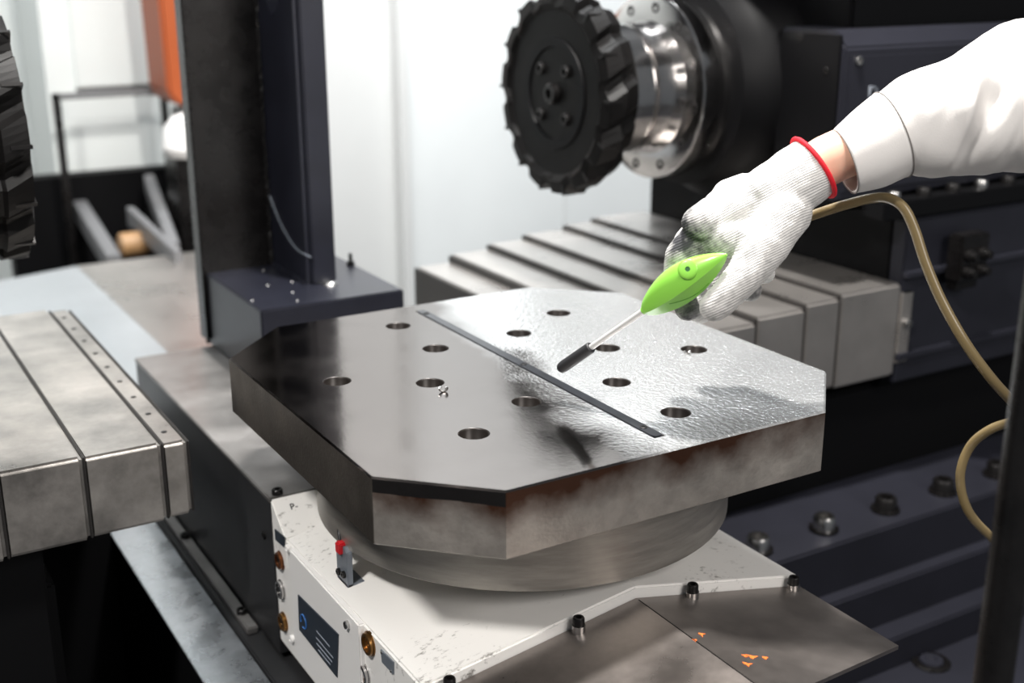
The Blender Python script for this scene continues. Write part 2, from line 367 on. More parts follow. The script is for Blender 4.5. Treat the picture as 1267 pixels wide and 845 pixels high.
# ------------------------------------------------------------------ white table base
YF = -215; SX = -228
base = thing('table_base', V(0, 0, -330), 'soiled white enamelled table base with connectors and nameplate', 'machine base')
prof = [(SX, -318), (SX, -180), (-10, -149), (193, -194), (193, -330), (SX+12, -330)]
bod = obj('body', prism([V(x, YF, z) for x, z in prof], Vector((0, .351, 0)), None, 2), M['casting'], base)
# raised shoulder at the rear, sloping down to the roof
obj('shoulder', prism([V(SX-.8, 136, -149), V(SX-.8, 96, -179), V(SX-.8, 96, -215), V(SX-.8, 136, -215)], Vector((.0588, 0, 0)), None, 1.5), M['casting'], base)
def onx(px, py, off=0): q = bp(px, py, 'x', SX); return V(SX-off, q.y, q.z)
# raised access door on the side
d0, d1 = bp(363, 677, 'x', SX), bp(450, 769, 'x', SX)
door = obj('access_door', box(SX-5, SX+2, d1.y, d0.y, -306, d0.z, 1.5), M['white'], base)
for px, py in ((358, 678), (437, 771), (363, 790)):
    obj('screw', bolt_bm(onx(px, py, 0 if px != 437 else 4.5), -X, 4.2, 4), M['white' if px != 437 else 'bolts'], base)
def connector(px, py, r, mt, mt2):
    o = onx(px, py, -1)
    c = obj('connector', lathe(o, -X, [(0, r*1.12), (2.2, r*1.12), (2.6, r*1.0), (5, r), (5.6, r*.92), (5.6, r*.72), (2, r*.7)], 28), M[mt], base, True)
    obj('socket', lathe(o-X*.0022, -X, [(0, r*.7), (1.5, r*.66), (1.5, r*.3), (.4, r*.28)], 20), M[mt2], c, True)
connector(348, 693, 9.5, 'bronze', 'boltb'); connector(349, 729, 10, 'chrome', 'boltb'); connector(352, 769, 10, 'brass', 'boltb')
connector(458, 796, 10.5, 'brass', 'brass'); connector(452, 834, 10.5, 'chrome', 'brass')
def side_plate(name, c, mt, off, par, bm_thick=1.2):
    pts = [bp(px, py, 'x', SX) for px, py in c]
    return obj(name, prism([V(SX-off, p.y, p.z) for p in pts], Vector((-bm_thick/1000, 0, 0))), M[mt], par)
npz = side_plate('nameplate', [(375.5, 734), (425.5, 783), (424, 836), (377, 777)], 'plate', 5, base)
o_ = bp(383, 767, 'x', SX)
bm = bmesh.new(); pts = [V(SX-6.6, o_.y+7.5*math.cos(a), o_.z+7.5*math.sin(a)) for a in [i*.22 for i in range(-2, 24)]]
obj('emblem', tube(pts, .8, 6), M['blueprint'], npz)
for k, (px, py, w) in enumerate(((399, 778, 16), (398.5, 786, 21), (399, 793, 19), (401, 801, 15))):
    a, b_ = bp(px, py, 'x', SX), bp(px+w, py+w*1.0, 'x', SX)
    obj('text_line', prism([V(SX-6.1, a.y, a.z), V(SX-6.1, b_.y, a.z), V(SX-6.1, b_.y, a.z-1.3), V(SX-6.1, a.y, a.z-1.3)], Vector((-.0004, 0, 0))), M['print'], npz)
side_plate('small_plate', [(342, 654), (354, 664), (354, 677), (343, 667)], 'plate', 1, base)
sp = side_plate('small_plate', [(472, 803), (488, 819), (488, 834), (474, 819)], 'grey', 0, base)
for px, py in ((474, 807), (485.5, 830)):
    obj('rivet', bolt_bm(onx(px, py, 1), -X, 1.6, 1, False, 10), M['bolts'], sp)
# letter painted on the shoulder
def text_mesh(s, size, ext, name, mt, parent, mtx):
    cu = bpy.data.curves.new(name, 'FONT'); cu.body = s; cu.size = size; cu.extrude = ext
    t = bpy.data.objects.new(name, cu); COL.objects.link(t); dg = bpy.context.evaluated_depsgraph_get()
    me = bpy.data.meshes.new_from_object(t.evaluated_get(dg)); COL.objects.unlink(t); bpy.data.objects.remove(t)
    me.transform(mtx)
    return link(name, me, M[mt], parent)
q = bp(361, 634, 'z', -161); fx = Vector((.86, .5, 0)).normalized()
sln = Vector((0, -.028, .037)).normalized(); tx = X; ty = sln.cross(tx)
mm4 = Matrix(((tx.x, ty.x, sln.x, q.x/1000), (tx.y, ty.y, sln.y, q.y/1000), (tx.z, ty.z, sln.z, q.z/1000+ZT), (0, 0, 0, 1)))
def on_shoulder(px, py):     # on the sloped shoulder
    d = ray(px, py); nrm = Vector((0, -30, 40)).normalized(); p0 = Vector((SX, 136, -149))/1000
    s = (p0-CAM).dot(nrm)/d.dot(nrm); return CAM+d*s
q = on_shoulder(360, 631); mm4[0][3], mm4[1][3], mm4[2][3] = q.x, q.y, q.z+ZT
text_mesh('P-', .0105, .0003, 'painted_letter', 'boltb', base, mm4)

# sensor bracket beside the rotary table
sb = thing('limit_sensor', P(424, 715, 1.06), 'small grey sensor bracket with a red cap beside the rotary table', 'sensor')
def roofz(x): return -149-.142*(-10-x) if x < -10 else -149-.2217*(x+10)
c0 = bp(426, 714, 'z', -173); bx, by = c0.x, c0.y; zb = roofz(bx)
obj('bracket', prism([V(bx-2, by-13, zb-1), V(bx-2, by+13, zb-1), V(bx-2, by+13, zb+32), V(bx-2, by+7, zb+40), V(bx-2, by-8, zb+40), V(bx-2, by-13, zb+36)], Vector((.006, 0, 0)), None, .6), M['grey'], sb)
obj('foot', box(bx-2, bx+16, by-13, by+13, zb-4, zb+3, .8), M['grey'], sb)
obj('red_cap', box(bx-6, bx+6, by-4.5, by+5.5, zb+31, zb+43, 1.5), M['redp'], sb)
obj('wire', tube(spline([V(bx-1, by+3, zb+40), V(bx, by+8, zb+48), V(bx+3, by+16, zb+52), V(bx+6, by+26, zb+46)]), 1.6, 8), M['rubber'], sb)
for k in (-6, 6): obj('screw', bolt_bm(V(bx-2, by+k, zb+10-k*.2), -X, 3.6, 3), M['boltb'], sb)

# ------------------------------------------------------------------ gabled way cover in front
gc = thing('way_cover', V(0, -300, -330), 'brown grey gabled steel way cover bolted before the white base', 'way cover')
def gz(x): return roofz(x)-11
yb, yf = YF-1, -470
lp = [V(-10, yb, gz(-10)), V(-260, yb, gz(-228)-5), V(-260, yf, gz(-228)-5), V(-10, yf, gz(-10))]
obj('left_roof_plate', prism(lp, Vector((0, 0, -.004))), M['gable'], gc)
qa = bp(1112, 797, 'x', 193)
def on_right(px, py):
    d = ray(px, py); n_ = Vector((.2217, 0, 1)); p0 = Vector((-.010, 0, gz(-10)/1000)); s = (p0-CAM).dot(n_)/d.dot(n_); return (CAM+d*s)*1000
qb = on_right(1008, 845); 
rp = [V(-10, yb, gz(-10)), V(193, yb, gz(193)), V(193, qa.y, gz(193)), V(qb.x, qb.y, qb.z), V(-10, qb.y-(qb.x+10)*1.0, gz(-10))]
obj('right_roof_plate', prism(rp, Vector((0, 0, -.004))), M['gable'], gc)
obj('ridge_seam', tube([V(-10, yb-4, gz(-10)+.1), V(-10, -440, gz(-10)+.1)], .5, 6), M['boltb'], gc)
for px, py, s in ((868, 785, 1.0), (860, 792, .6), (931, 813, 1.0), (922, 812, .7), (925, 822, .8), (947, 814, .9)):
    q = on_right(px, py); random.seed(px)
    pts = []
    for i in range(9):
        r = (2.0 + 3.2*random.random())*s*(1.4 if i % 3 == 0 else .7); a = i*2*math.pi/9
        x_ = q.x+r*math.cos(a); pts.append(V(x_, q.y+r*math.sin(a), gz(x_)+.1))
    obj('painted_glint', prism(pts, Vector((0, 0, .0003))), M['glint'], gc)  # flat orange shape painted in for a reflected glint
lip = [(SX, roofz(SX)-1), (-10, -150), (193, roofz(193)-1), (193, roofz(193)-30), (-10, -180), (SX, roofz(SX)-30)]
for px, py, lab in ((556, 838, 'black cap screw low on the gabled joint, on the nameplate side'), (716, 762, 'black cap screw on the gabled joint just below its ridge, nameplate side'),
                    (857, 727, 'black cap screw on the gabled joint between ridge and bed-side corner'), (982, 720, 'black cap screw at the bright white corner of the joint beside the bed')):
    q = bp(px, py, 'y', YF-8); zz = gz(q.x)
    t = thing('cap_screw', V(q.x, YF-8, zz), lab, 'screw', 'cap screws along the gabled joint')
    obj('spacer', lathe(V(q.x, YF-8, zz-.5), Z, [(0, 6.2), (7, 6.2)], 20), M['bolts'], t, True)
    obj('head', bolt_bm(V(q.x, YF-8, zz+6.5), Z, 5.4, 7.5), M['boltb'], t, True)

# ------------------------------------------------------------------ dark cover box behind the base
blk = thing('slide_cover', V(0, 400, -345), 'long dark sheet-metal slide cover with a grey top behind the white base', 'slide cover')
obj('side_shell', box(SX, 190, 138, 690, -338, -156, 1), M['blocks'], blk)
obj('top_plate', box(SX-1, 191, 138, 692, -156, -150, 1.2), M['blockt'], blk)
for px, py in ((341, 617), (256, 425)):
    q = bp(px, py, 'z', -150); obj('screw', bolt_bm(V(q.x+6, max(q.y+3, 146), -150.2), Z, 6, 6), M['boltb'], blk, True)
q = bp(327, 662, 'x', SX); obj('screw', bolt_bm(V(SX+.3, q.y, q.z), -X, 5, 2.5), M['boltb'], blk, True)
rail = thing('base_rail', V(-240, 300, -360), 'dark steel rail with a clamp bar along the foot of the slide cover', 'rail')
obj('rail_body', box(-250, -204.5, -420, 760, -420, -345, 1.5), M['blocks'], rail)
cb = obj('clamp_bar', box(-243, -230, 205, 700, -345, -336, 1.5), M['blockt'], rail)
for yy in (243, 470): obj('screw', bolt_bm(V(-236.5, yy, -336.3), Z, 6, 6), M['boltb'], cb, True)
sh = tag(obj('splash_plate', prism([V(-312, -200, -352), V(-251, -200, -350), V(-251, 800, -350), V(-312, 800, -352), ], Vector((0, 0, -.004)), None, .8), M['steelp']), 'bright wet steel splash plate beside the base rail', 'plate')
tag(obj('splash_plate_support', box(-309, -252, -190, 790, -1100, -356.5, 1), M['void']), 'black support panel under the wet splash plate', 'panel')
pd = tag(obj('machine_pedestal', box(-204, 190, -430, 760, -1100, -346, 2), M['void']), 'matt black machine pedestal under the white base', 'pedestal')

# ------------------------------------------------------------------ angle plate (column) at the back of the table
col = thing('angle_column', V(0, 600, -150), 'tall dark angle-plate column with round-cornered gusset on a block base', 'column')
bb = obj('base_block', box(-116, 90, 462, 745, -149.6, -40, 2), M['bluepaint'], col)
obj('back_plate', box(-122, 80, 690, 722, -140, 1500, 2), M['blackg'], col)
def gusset():
    bm = bmesh.new(); yf_, yb_ = 556, 690; x0, x1 = -14, 24
    # web with an oval window high up
    n = 24; cy, cz, ry, rz = 632, 470, 48, 150
    outer = [(yf_, -39.5), (yb_, -39.5), (yb_, 1500), (yf_, 1500)]
    o_ = [bm.verts.new(V(x0, y, z)) for y, z in outer]; p_ = [bm.verts.new(V(x1-12, y, z)) for y, z in outer]
    i_ = [bm.verts.new(V(x0, cy+ry*math.cos(2*math.pi*k/n), cz+rz*math.sin(2*math.pi*k/n))) for k in range(n)]
    j_ = [bm.verts.new(v.co+Vector((.02, 0, 0))) for v in i_]
    es = [bm.edges.new((o_[k], o_[(k+1) % 4])) for k in range(4)]+[bm.edges.new((i_[k], i_[(k+1) % n])) for k in range(n)]
    bmesh.ops.triangle_fill(bm, use_beauty=True, edges=es)
    for k in range(4): bm.faces.new((o_[k], o_[(k+1) % 4], p_[(k+1) % 4], p_[k]))
    for k in range(n): bm.faces.new((i_[k], i_[(k+1) % n], j_[(k+1) % n], j_[k]))
    bm.faces.new(p_); bm.faces.new(j_)
    return bm
g = obj('gusset', gusset(), M['bluepaint'], col)
qz = bp(326, 52, 'x', -14)
obj('front_flange', box(-8, 27, 548, 560, -39.5, 1500, 2), M['bluepaint'], col)
pts = [bp(px, py, 'x', -14.5) for px, py in ((310, 120), (314, 170), (322, 205), (333, 240), (348, 278), (366, 307), (384, 318))]
obj('weld_bead', tube(spline([V(-14.6, p.y, p.z) for p in pts], 6), 1.3, 8), M['grey'], g)
random.seed(7)
obj('weld_seam', tube([V(-16+random.uniform(-1.5, 1.5), 688, -38+i*5.5) for i in range(90)], [2.2+random.random()*1.6 for i in range(90)], 6), M['blackg'], g)
obj('weld_seam', tube([V(-16, 560+i*5.5, -38+random.uniform(-1, 1)) for i in range(24)], [2.4+random.random()*1.4 for i in range(24)], 6), M['bluepaint'], g)
for px, py, hh in ((405, 322, 12), (434, 328, 14)):
    q = bp(px, py, 'z', -40)
    s_ = obj('stud', lathe(V(q.x, q.y, -40), Z, [(0, 6), (6, 6), (6.5, 2.8), (hh+4, 2.8)], 12), M['boltb'], bb, True)
for px, py in ((331, 353), (361, 349), (362, 362), (368, 372), (312, 372), (326, 335)):
    q = bp(px, py, 'z', -40); obj('chip', lathe(V(q.x, q.y, -40.3), Z, [(0, 1.7), (1.3, .8)], 7), M['rod'], bb)
obj('weld_blob', lathe(V(14, 541, -40.3), Z, [(0, 11), (2.5, 9.5), (4.5, 6), (5.2, 2)], 20), M['bolts'], bb, True)

# ------------------------------------------------------------------ telescopic covers
def telescopic(name, label, segs, zb, yfr, yba, sign, mt, lipw=None):
    t = thing(name, V(segs[0][0]+sign*100, 480, zb), label, 'telescopic cover')
    for i, (x0, x1, zt, dy) in enumerate(segs):
        a, b = (x0, x1) if x0 < x1 else (x1, x0)
        s = obj('cover_plate', box(a, b, yfr-dy, yba+dy, zb-dy*.6, zt, 4, None, 3), M[mt], t)
        # wiper lip at the edge that faces the pallet
        e = x0-sign*1.0
        lo, hi = (e-1.5, e+2.5) if sign > 0 else (e-.8, e+1.6)
        obj('wiper', box(lo, hi, yfr-dy+1.5, yba+dy-1.5, zb-dy*.6+1, zt-1.2, 1), M['seam'], s)
    return t
L = telescopic('telescopic_cover', 'scuffed steel telescopic cover with rivets along its end lip', 
    [(-302, -329, -79, 0), (-329, -407, -76, 2), (-407, -487, -73.5, 4), (-487, -570, -71, 6), (-570, -660, -68, 8), (-660, -756, -65, 10)], -162, 170, 745, -1, 'cover')
lp_ = L.children[0]
for k in range(9):
    obj('rivet', lathe(V(-316, 205+k*62, -79.2), Z, [(0, 3.2), (.8, 3.0), (1.2, 1.5)], 12), M['boltb'], lp_)
Rr = telescopic('telescopic_cover', 'brushed steel telescopic cover stepping up toward the spindle machine', 
    [(269, 340, -101, 0), (336, 416, -88, 2.5), (412, 490, -79, 5), (485, 576, -71, 7.5), (572, 640, -64, 10), (635, 757, -58, 12.5)], -192, 190, 790, 1, 'cover_r')
obj('end_bracket', box(757, 782, 176, 186, -182, -72, 2), M['cover_r'], Rr)
obj('screw', bolt_bm(V(772, 176, -120), -Y, 7, 6), M['bolts'], Rr, True)

# ------------------------------------------------------------------ face mills, spindles, machines (right one, then its twin on the left)
AY, AZ = 490, 209
def face_mill(xf, sg, label):
    """xf: x of the cutting face; sg=+1 when the body lies towards +x"""
    t = thing('face_mill', V(xf+sg*30, AY, AZ-148), label, 'milling cutter')
    c = V(xf, AY, AZ); nt_ = 14
    bm = bmesh.new()
    prof_r = []
    m_ = nt_*8
    def rad(k, base, tooth):
        f = (k % 8)/8
        return base + tooth*((1-.3*f) if f < .62 else -.35 if f < .8 else .15)
    rings = []
    for d, base, tooth, tw in ((6, 78, 0, 0), (6, 116, 0, 0), (0, 122, 4, 0), (3, 136, 8, 0), (30, 138, 9, -1.8), (34, 134, 8, -2.0), (58, 126, 7, -3.2), (72, 104, 2, -3.6), (78, 84, 0, -3.8)):
        ring = []
        for k in range(m_):
            a = 2*math.pi*(k+tw)/m_*sg
            r = rad(k, base, tooth)/1000
            ring.append(bm.verts.new(c+X*(sg*d/1000)+Y*(r*math.cos(a))+Z*(r*math.sin(a))))
        rings.append(ring)
    for q in range(len(rings)-1):
        for i in range(m_): bm.faces.new((rings[q][i], rings[q][(i+1) % m_], rings[q+1][(i+1) % m_], rings[q+1][i]))
    bm.faces.new(rings[0]); bm.faces.new(rings[-1][::-1])
    obj('cutter_body', bm, M['cutter'], t)
    for k in range(nt_):
        a = 2*math.pi*(k*8+.4)/m_*sg; rd = Y*math.cos(a)+Z*math.sin(a); tn = (-Y*math.sin(a)+Z*math.cos(a))*sg
        o = c+rd*.130+X*(sg*.001)-tn*.002
        pts = [o, o+rd*.0165, o+rd*.0165+X*sg*.022, o+X*sg*.022]
        ins = obj('insert', prism(pts, -tn*.0045, None, .5), M['boltb'], t)
        obj('screw', lathe(o+rd*.009+X*sg*.011-tn*.0046, -tn, [(0, 3.2), (.8, 2.6)], 10), M['bolts'], ins)
    # recessed hub with ring of screws and centre bolt
    obj('hub_ring', lathe(c+X*(sg*.0062), -X*sg, [(0, 80), (3, 79), (3, 66), (-4, 64), (-4, 30), (0, 28), (0, 18)], 56), M['black'], t, True)
    obj('centre_bolt', bolt_bm(c+X*(sg*.006), -X*sg, 15, 10), M['blackg'], t, True)
    for k in range(4):
        a = math.pi/4+k*math.pi/2
        obj('clamp_screw', bolt_bm(c+X*(sg*.008)+(Y*math.cos(a)+Z*math.sin(a))*.047, -X*sg, 9, 8), M['boltb'], t, True)
    return t
def spindle(xf, sg, label):
    t = thing('spindle_nose', V(xf+sg*100, AY, AZ-118), label, 'spindle')
    o = V(xf+sg*78, AY, AZ); ax = X*sg
    obj('adapter', lathe(o, ax, [(0, 84), (6, 94), (8, 96), (36, 96), (38, 90), (44, 90), (46, 96), (80, 96), (92, 99)], 72), M['chrome'], t, True)
    fg = obj('flange', lathe(o, ax, [(90, 84), (92, 132), (95, 136), (128, 136), (131, 134), (131, 126), (150, 126)], 72), M['chrome'], t, True)
    for k in range(12):
        a = 2*math.pi*(k+.3)/12
        obj('flange_screw', lathe(o+ax*.0915+(Y*math.cos(a)+Z*math.sin(a))*.118, -ax, [(0, 7.5), (1.2, 7.5), (1.2, 5), (-3, 4.5)], 16), M['boltb'], fg, True)
    return t
face_mill(345, 1, 'black toothed face mill on the bright steel spindle nose')
spindle(345, 1, 'polished steel spindle nose with a bolted flange behind the face mill')
face_mill(-388, -1, 'black toothed face mill standing above the scuffed telescopic cover')
spindle(-388, -1, 'polished spindle nose above the scuffed telescopic cover')

def mx(sg, a, b): return (a, b) if sg > 0 else (-b, -a)
def machine(sg, label_h, label_c, label_b):
    h = thing('headstock', V(sg*900, 490, -55), label_h, 'headstock')
    obj('quill_housing', lathe(V(sg*(573 if sg > 0 else 618), AY, AZ), X*sg, [(0, 130), (4, 150), (40, 158), (60, 172), (130, 172)], 64), M['black'], h, True)
    obj('ram_body', box(*mx(sg, 690, 1250), 255, 730, 40, 420, 6), M['black'], h)
    a, b = mx(sg, 633, 1300)
    bm = bmesh.new()
    sec = [(205, 70), (205, 279), (226, 302), (330, 302), (330, 70)]
    obj('side_cover', prism([V(a, y, z) for y, z in sec], Vector(((b-a)/1000, 0, 0)), bm, 3), M['slate'], h)
    sc = obj('side_cover_panel', box(*mx(sg, 643, 1290), 202, 206, 82, 268, 1.2), M['slate'], h)
    for xx, zz in ((655, 262), (900, 262), (1150, 262), (655, 95), (900, 95)):
        obj('panel_screw', bolt_bm(V(sg*xx, 202, zz), -Y, 6.5, 4), M['bolts'], sc, True)
    for yy, zz in ((236, 248), (240, 150), (290, 290)):
        obj('end_screw', bolt_bm(V(sg*632.5, yy, zz), -X*sg, 5, 4), M['blackg'], h, True)
    obj('end_cap', box(*mx(sg, 630, 634), 212, 328, 74, 296, 1), M['black'], h)
    obj('top_tray', box(*mx(sg, 590, 1300), 222, 700, 422, 436, 2), M['slate'], h)
    c = thing('machine_column', V(sg*1000, 490, -360), label_c, 'machine column')
    obj('column_body', box(*mx(sg, 758, 1600), 205, 790, -225, 39, 4), M['black'], c)
    obj('front_panel', box(*mx(sg, 757, 1600), 178, 206, -213, 36, 3), M['slate'], c)
    obj('ledge', box(*mx(sg, 757, 1600), 168, 180, -50, -41, 1.5), M['slate'], c)
    obj('lower_ledge', box(*mx(sg, 757, 1600), 170, 180, -176, -166, 1.5), M['slate'], c)
    obj('rail_strip', box(*mx(sg, 700, 1600), 172, 215, 40, 66, 2), M['black'], c)
    for k in range(9):
        obj('rail_screw', bolt_bm(V(sg*(735+k*62), 190, 66), Z, 10, 12), M['boltb' if k % 3 else 'bolts'], c, True)
    bt = thing('machine_bed', V(sg*1000, 400, -1100), label_b, 'machine bed')
    x0 = 300
    obj('bed_core', box(*mx(sg, 420 if sg > 0 else 440, 1600), 215, 790, -1100, -226, 4), M['void'], bt)
    if sg > 0:
        fl_ = obj('flange_step', box(x0, 1600, 62, 216, -1100, -372, 3), M['slate'], bt)
        obj('middle_step', box(x0, 1600, 40, 66, -1100, -448, 3), M['slate'], bt)
        obj('lower_step', box(x0, 1600, 5, 44, -1100, -512, 3), M['slate'], bt)
        lw = obj('foot_step', box(205, 1600, -520, 9, -1100, -560, 3), M['slate'], bt)
        for k in range(9):
            xx = 437+k*122
            b_ = obj('hold_down_screw', bolt_bm(V(xx, 103, -372), Z, 16, 22), M['boltb' if k not in (0, 1) else 'bolts'], fl_, True)
            obj('washer', lathe(V(xx, 103, -372), Z, [(0, 21), (4, 21)], 24), M['blackg'], b_, True)
        q = bp(1152, 820, 'z', -560)
        r_ = obj('recessed_screw', lathe(V(q.x, q.y, -560.5), Z, [(0, 27), (3, 27), (4, 25), (4, 18), (-6, 17), (-6, 10), (-9, 9)], 32), M['blackg'], lw, True)
        obj('screw_rim', lathe(V(q.x, q.y, -557), Z, [(0, 17), (3, 16), (3, 8), (1, 7)], 24), M['slate'], r_, True)
    else:
        obj('bed_apron', box(-449, -312.5, 560, 765, -1100, -228, 2), M['void'], bt)
        obj('bed_front', box(-756, -450, 200, 216, -1100, -175, 3), M['void'], bt)
    return h, c, bt
hr, cr, br = machine(1, 'dark slate headstock box with black quill housing', 'dark slate machine column beside the brushed steel cover', 'dark slate machine bed with a row of hold-down bolts')
machine(-1, 'dark headstock holding the face mill above the scuffed cover', 'dark machine column behind the scuffed telescopic cover', 'black machine bed under the scuffed telescopic cover')
# outlined lettering on the right headstock panel
def outline_text(s, size, px, py, y, parent):
    cu = bpy.data.curves.new('lettering', 'FONT'); cu.body = s; cu.size = size; cu.fill_mode = 'NONE'; cu.bevel_depth = .00045; cu.space_character = 1.35
    t = bpy.data.objects.new('lettering', cu); COL.objects.link(t); dg = bpy.context.evaluated_depsgraph_get()
    me = bpy.data.meshes.new_from_object(t.evaluated_get(dg)); COL.objects.unlink(t); bpy.data.objects.remove(t)
    q = bp(px, py, 'y', y)
    me.transform(Matrix(((1, 0, 0, q.x/1000), (0, 0, -1, y/1000), (0, 1, 0, q.z/1000+ZT), (0, 0, 0, 1))))
    return link('lettering', me, M['print'], parent)
outline_text('D', .027, 1073, 124, 201.4, hr)
# valve block on the column panel
vb = thing('valve_block', V(860, 160, -68), 'small black pneumatic valve block on the slate column panel', 'valve')
obj('valve_body', box(832, 893, 140, 167.5, -60, 10, 3), M['blackg'], vb)
for xx, zz in ((848, -20), (878, -20), (848, -45), (878, -45)):
    obj('fitting', lathe(V(xx, 140, zz), -Y, [(0, 9), (8, 9), (9, 6), (16, 6)], 14), M['boltb'], vb, True)
cp = obj('mounting_foot', box(838, 888, 150, 168, -75, -58, 2), M['boltb'], vb)

# ------------------------------------------------------------------ things in the background at the left
def wallpx(px, py, y): q = bp(px, py, 'y', y); return q
a, b = wallpx(80, -40, 2400), wallpx(192, 104, 2400)
cabx = thing('switch_cabinet', V((a.x+b.x)/2, 2500, -1100), 'pale sheet-metal cabinet with two panels behind a dark frame', 'cabinet')
lo = wallpx(192, 214, 2400)
obj('cabinet_body', box(a.x-75, b.x+10, 2412, 2719, -1099.5, a.z+400, 4), M['cab'], cabx)
obj('upper_panel', box(a.x, b.x, 2398, 2414, b.z, a.z+380, 3), M['cab'], cabx)
lp2 = wallpx(78, 122, 2400)
obj('lower_panel', box(lp2.x, lo.x, 2398, 2414, lo.z, lp2.z, 3), M['cab'], cabx)
obj('panel_gap', box(a.x-2, b.x+6, 2408, 2413, lp2.z, b.z, 1), M['greybeam'], cabx)
fr = thing('safety_barrier', V(0, 2300, -1100), 'thin dark safety barrier standing before the pale cabinet', 'barrier')
q0, q1 = wallpx(67, 116, 2250), wallpx(205, 108, 2250)
obj('post', box(q0.x-6, q0.x+12, 2240, 2262, -1099.5, q0.z, 2), M['blackg'], fr)
obj('top_rail', box(q0.x-6, q1.x, 2240, 2262, q0.z-16, q0.z, 2), M['greybeam'], fr)
obj('post', box(q1.x-16, q1.x, 2240, 2262, -1099.5, q0.z, 2), M['blackg'], fr)
a, b = wallpx(187, -60, 2050), wallpx(236, 134, 2050)
oc = thing('orange_cover', V((a.x+b.x)/2, 2100, -1100), 'orange machine cover on a dark stand behind the tall column', 'machine cover')
obj('shell', prism([V(a.x+12, 2050, b.z+40), V(a.x+32, 2050, b.z+10), V(b.x+80, 2050, b.z-12), V(b.x+80, 2050, a.z+500), V(a.x, 2050, a.z+500)], Vector((0, .18, 0)), None, 8), M['orange'], oc)
obj('stand', box(b.x-8, b.x+80, 2060, 2200, -1099.5, b.z-8, 3), M['blackg'], oc)
q = wallpx(222, 166, 2000)
tag(obj('white_hood', lathe(V(q.x+25, 1990, q.z-52), Z, [(0, 62), (20, 72), (70, 64), (96, 40), (104, 12)], 32), M['white'], None, True), 'rounded white hood below the orange cover', 'hood')
hs = tag(obj('hood_stand', box(q.x-30, q.x+75, 1940, 2040, -1099.5, q.z-52.5, 3), M['blackg']), 'black pedestal carrying the rounded white hood', 'pedestal')
# chip pan and conveyor beams on the far side
pan = thing('chip_pan', V(0, 1300, -320), 'pale sheet-metal chip pan behind the slide cover', 'chip pan')
pz = -250
f0, f1 = bp(95, 330, 'z', pz), bp(210, 436, 'z', pz); xx = (f0.x+f1.x)/2
obj('flat_sheet', prism([V(xx, 770, pz), V(xx, 1720, pz), V(xx+420, 1720, pz), V(xx+420, 770, pz)], Vector((0, 0, -.005)), None, 1), M['cover_r'], pan)
obj('sloped_sheet', prism([V(xx, 770, pz), V(xx, 1720, pz), V(xx-330, 1720, pz-25), V(xx-330, 770, pz-25)], Vector((0, 0, -.005)), None, 1), M['pan'], pan)
obj('support', box(xx-60, xx+400, 800, 1700, -1099.5, pz-30, 3), M['void'], pan)
random.seed(3)
for i, (pa, pb_, w, mt, lab) in enumerate((((84, 212), (150, 315), 34, 'greybeam', 'grey conveyor side beam before the pale cabinet'), ((190, 215), (222, 300), 26, 'greybeam', 'grey conveyor side beam below the white hood'),
                                  ((165, 255), (225, 310), 18, 'greybeam', 'thin grey conveyor rail near the tan motor'))):
    p0, p1 = P(*pa, 3.45-.2*i), P(*pb_, 2.9-.1*i); d = (p1-p0); s_ = d.cross(Z).normalized()*(w/1000)
    bm = prism([p0, p0+s_, p0+s_-Z*.05, p0-Z*.05], d, None, 2)
    t = thing('conveyor_beam', Vector((p0.x, p0.y, 0)), lab, 'beam', 'conveyor beams')
    obj('beam', bm, M[mt], t)
    for qq in (p0+d*.15, p0+d*.85):
        bm = bmesh.new(); c = qq+s_*.5
        lathe(Vector((c.x, c.y, .0005)), Z, [(0, 16), ((c.z-.04)*1000, 16)], 10, bm); obj('leg', bm, M['blackg'], t)
q = P(165, 297, 2.95)
tm = thing('conveyor_motor', Vector((q.x, q.y, 0)), 'small tan motor between the grey conveyor beams', 'motor')
obj('motor_body', lathe(q-X*.035-Z*.01, X, [(0, 22), (4, 30), (60, 30), (64, 22), (80, 22)], 24), M['tan'], tm, True)
obj('stand', box(q.x*1000-20, q.x*1000+30, q.y*1000-20, q.y*1000+20, -1099.5, (q.z-ZT)*1000-36, 2), M['blackg'], tm)
# dark low cabinet behind the beams
lo_ = wallpx(60, 214, 2390)
tag(obj('plinth', box(lo_.x-120, lo_.x+420, 2330, 2396, -1099.5, lo_.z-3, 3), M['void']), 'matt black plinth below the pale cabinet', 'plinth')

# ------------------------------------------------------------------ dark post close to the camera
pc = P(1256, 640, .78)
post = thing('guard_post', Vector((pc.x, pc.y, 0)), 'glossy black tubular post with a foot flange', 'post')
obj('tube', lathe(Vector((pc.x, pc.y, .0005)), Z, [(0, 12.8), (1900, 12.8), (1908, 11), (1910, 8)], 32), M['blackg'], post, True)
obj('foot_flange', lathe(Vector((pc.x, pc.y, .0005)), Z, [(0, 45), (8, 45), (9, 42)], 32), M['blackg'], post, True)

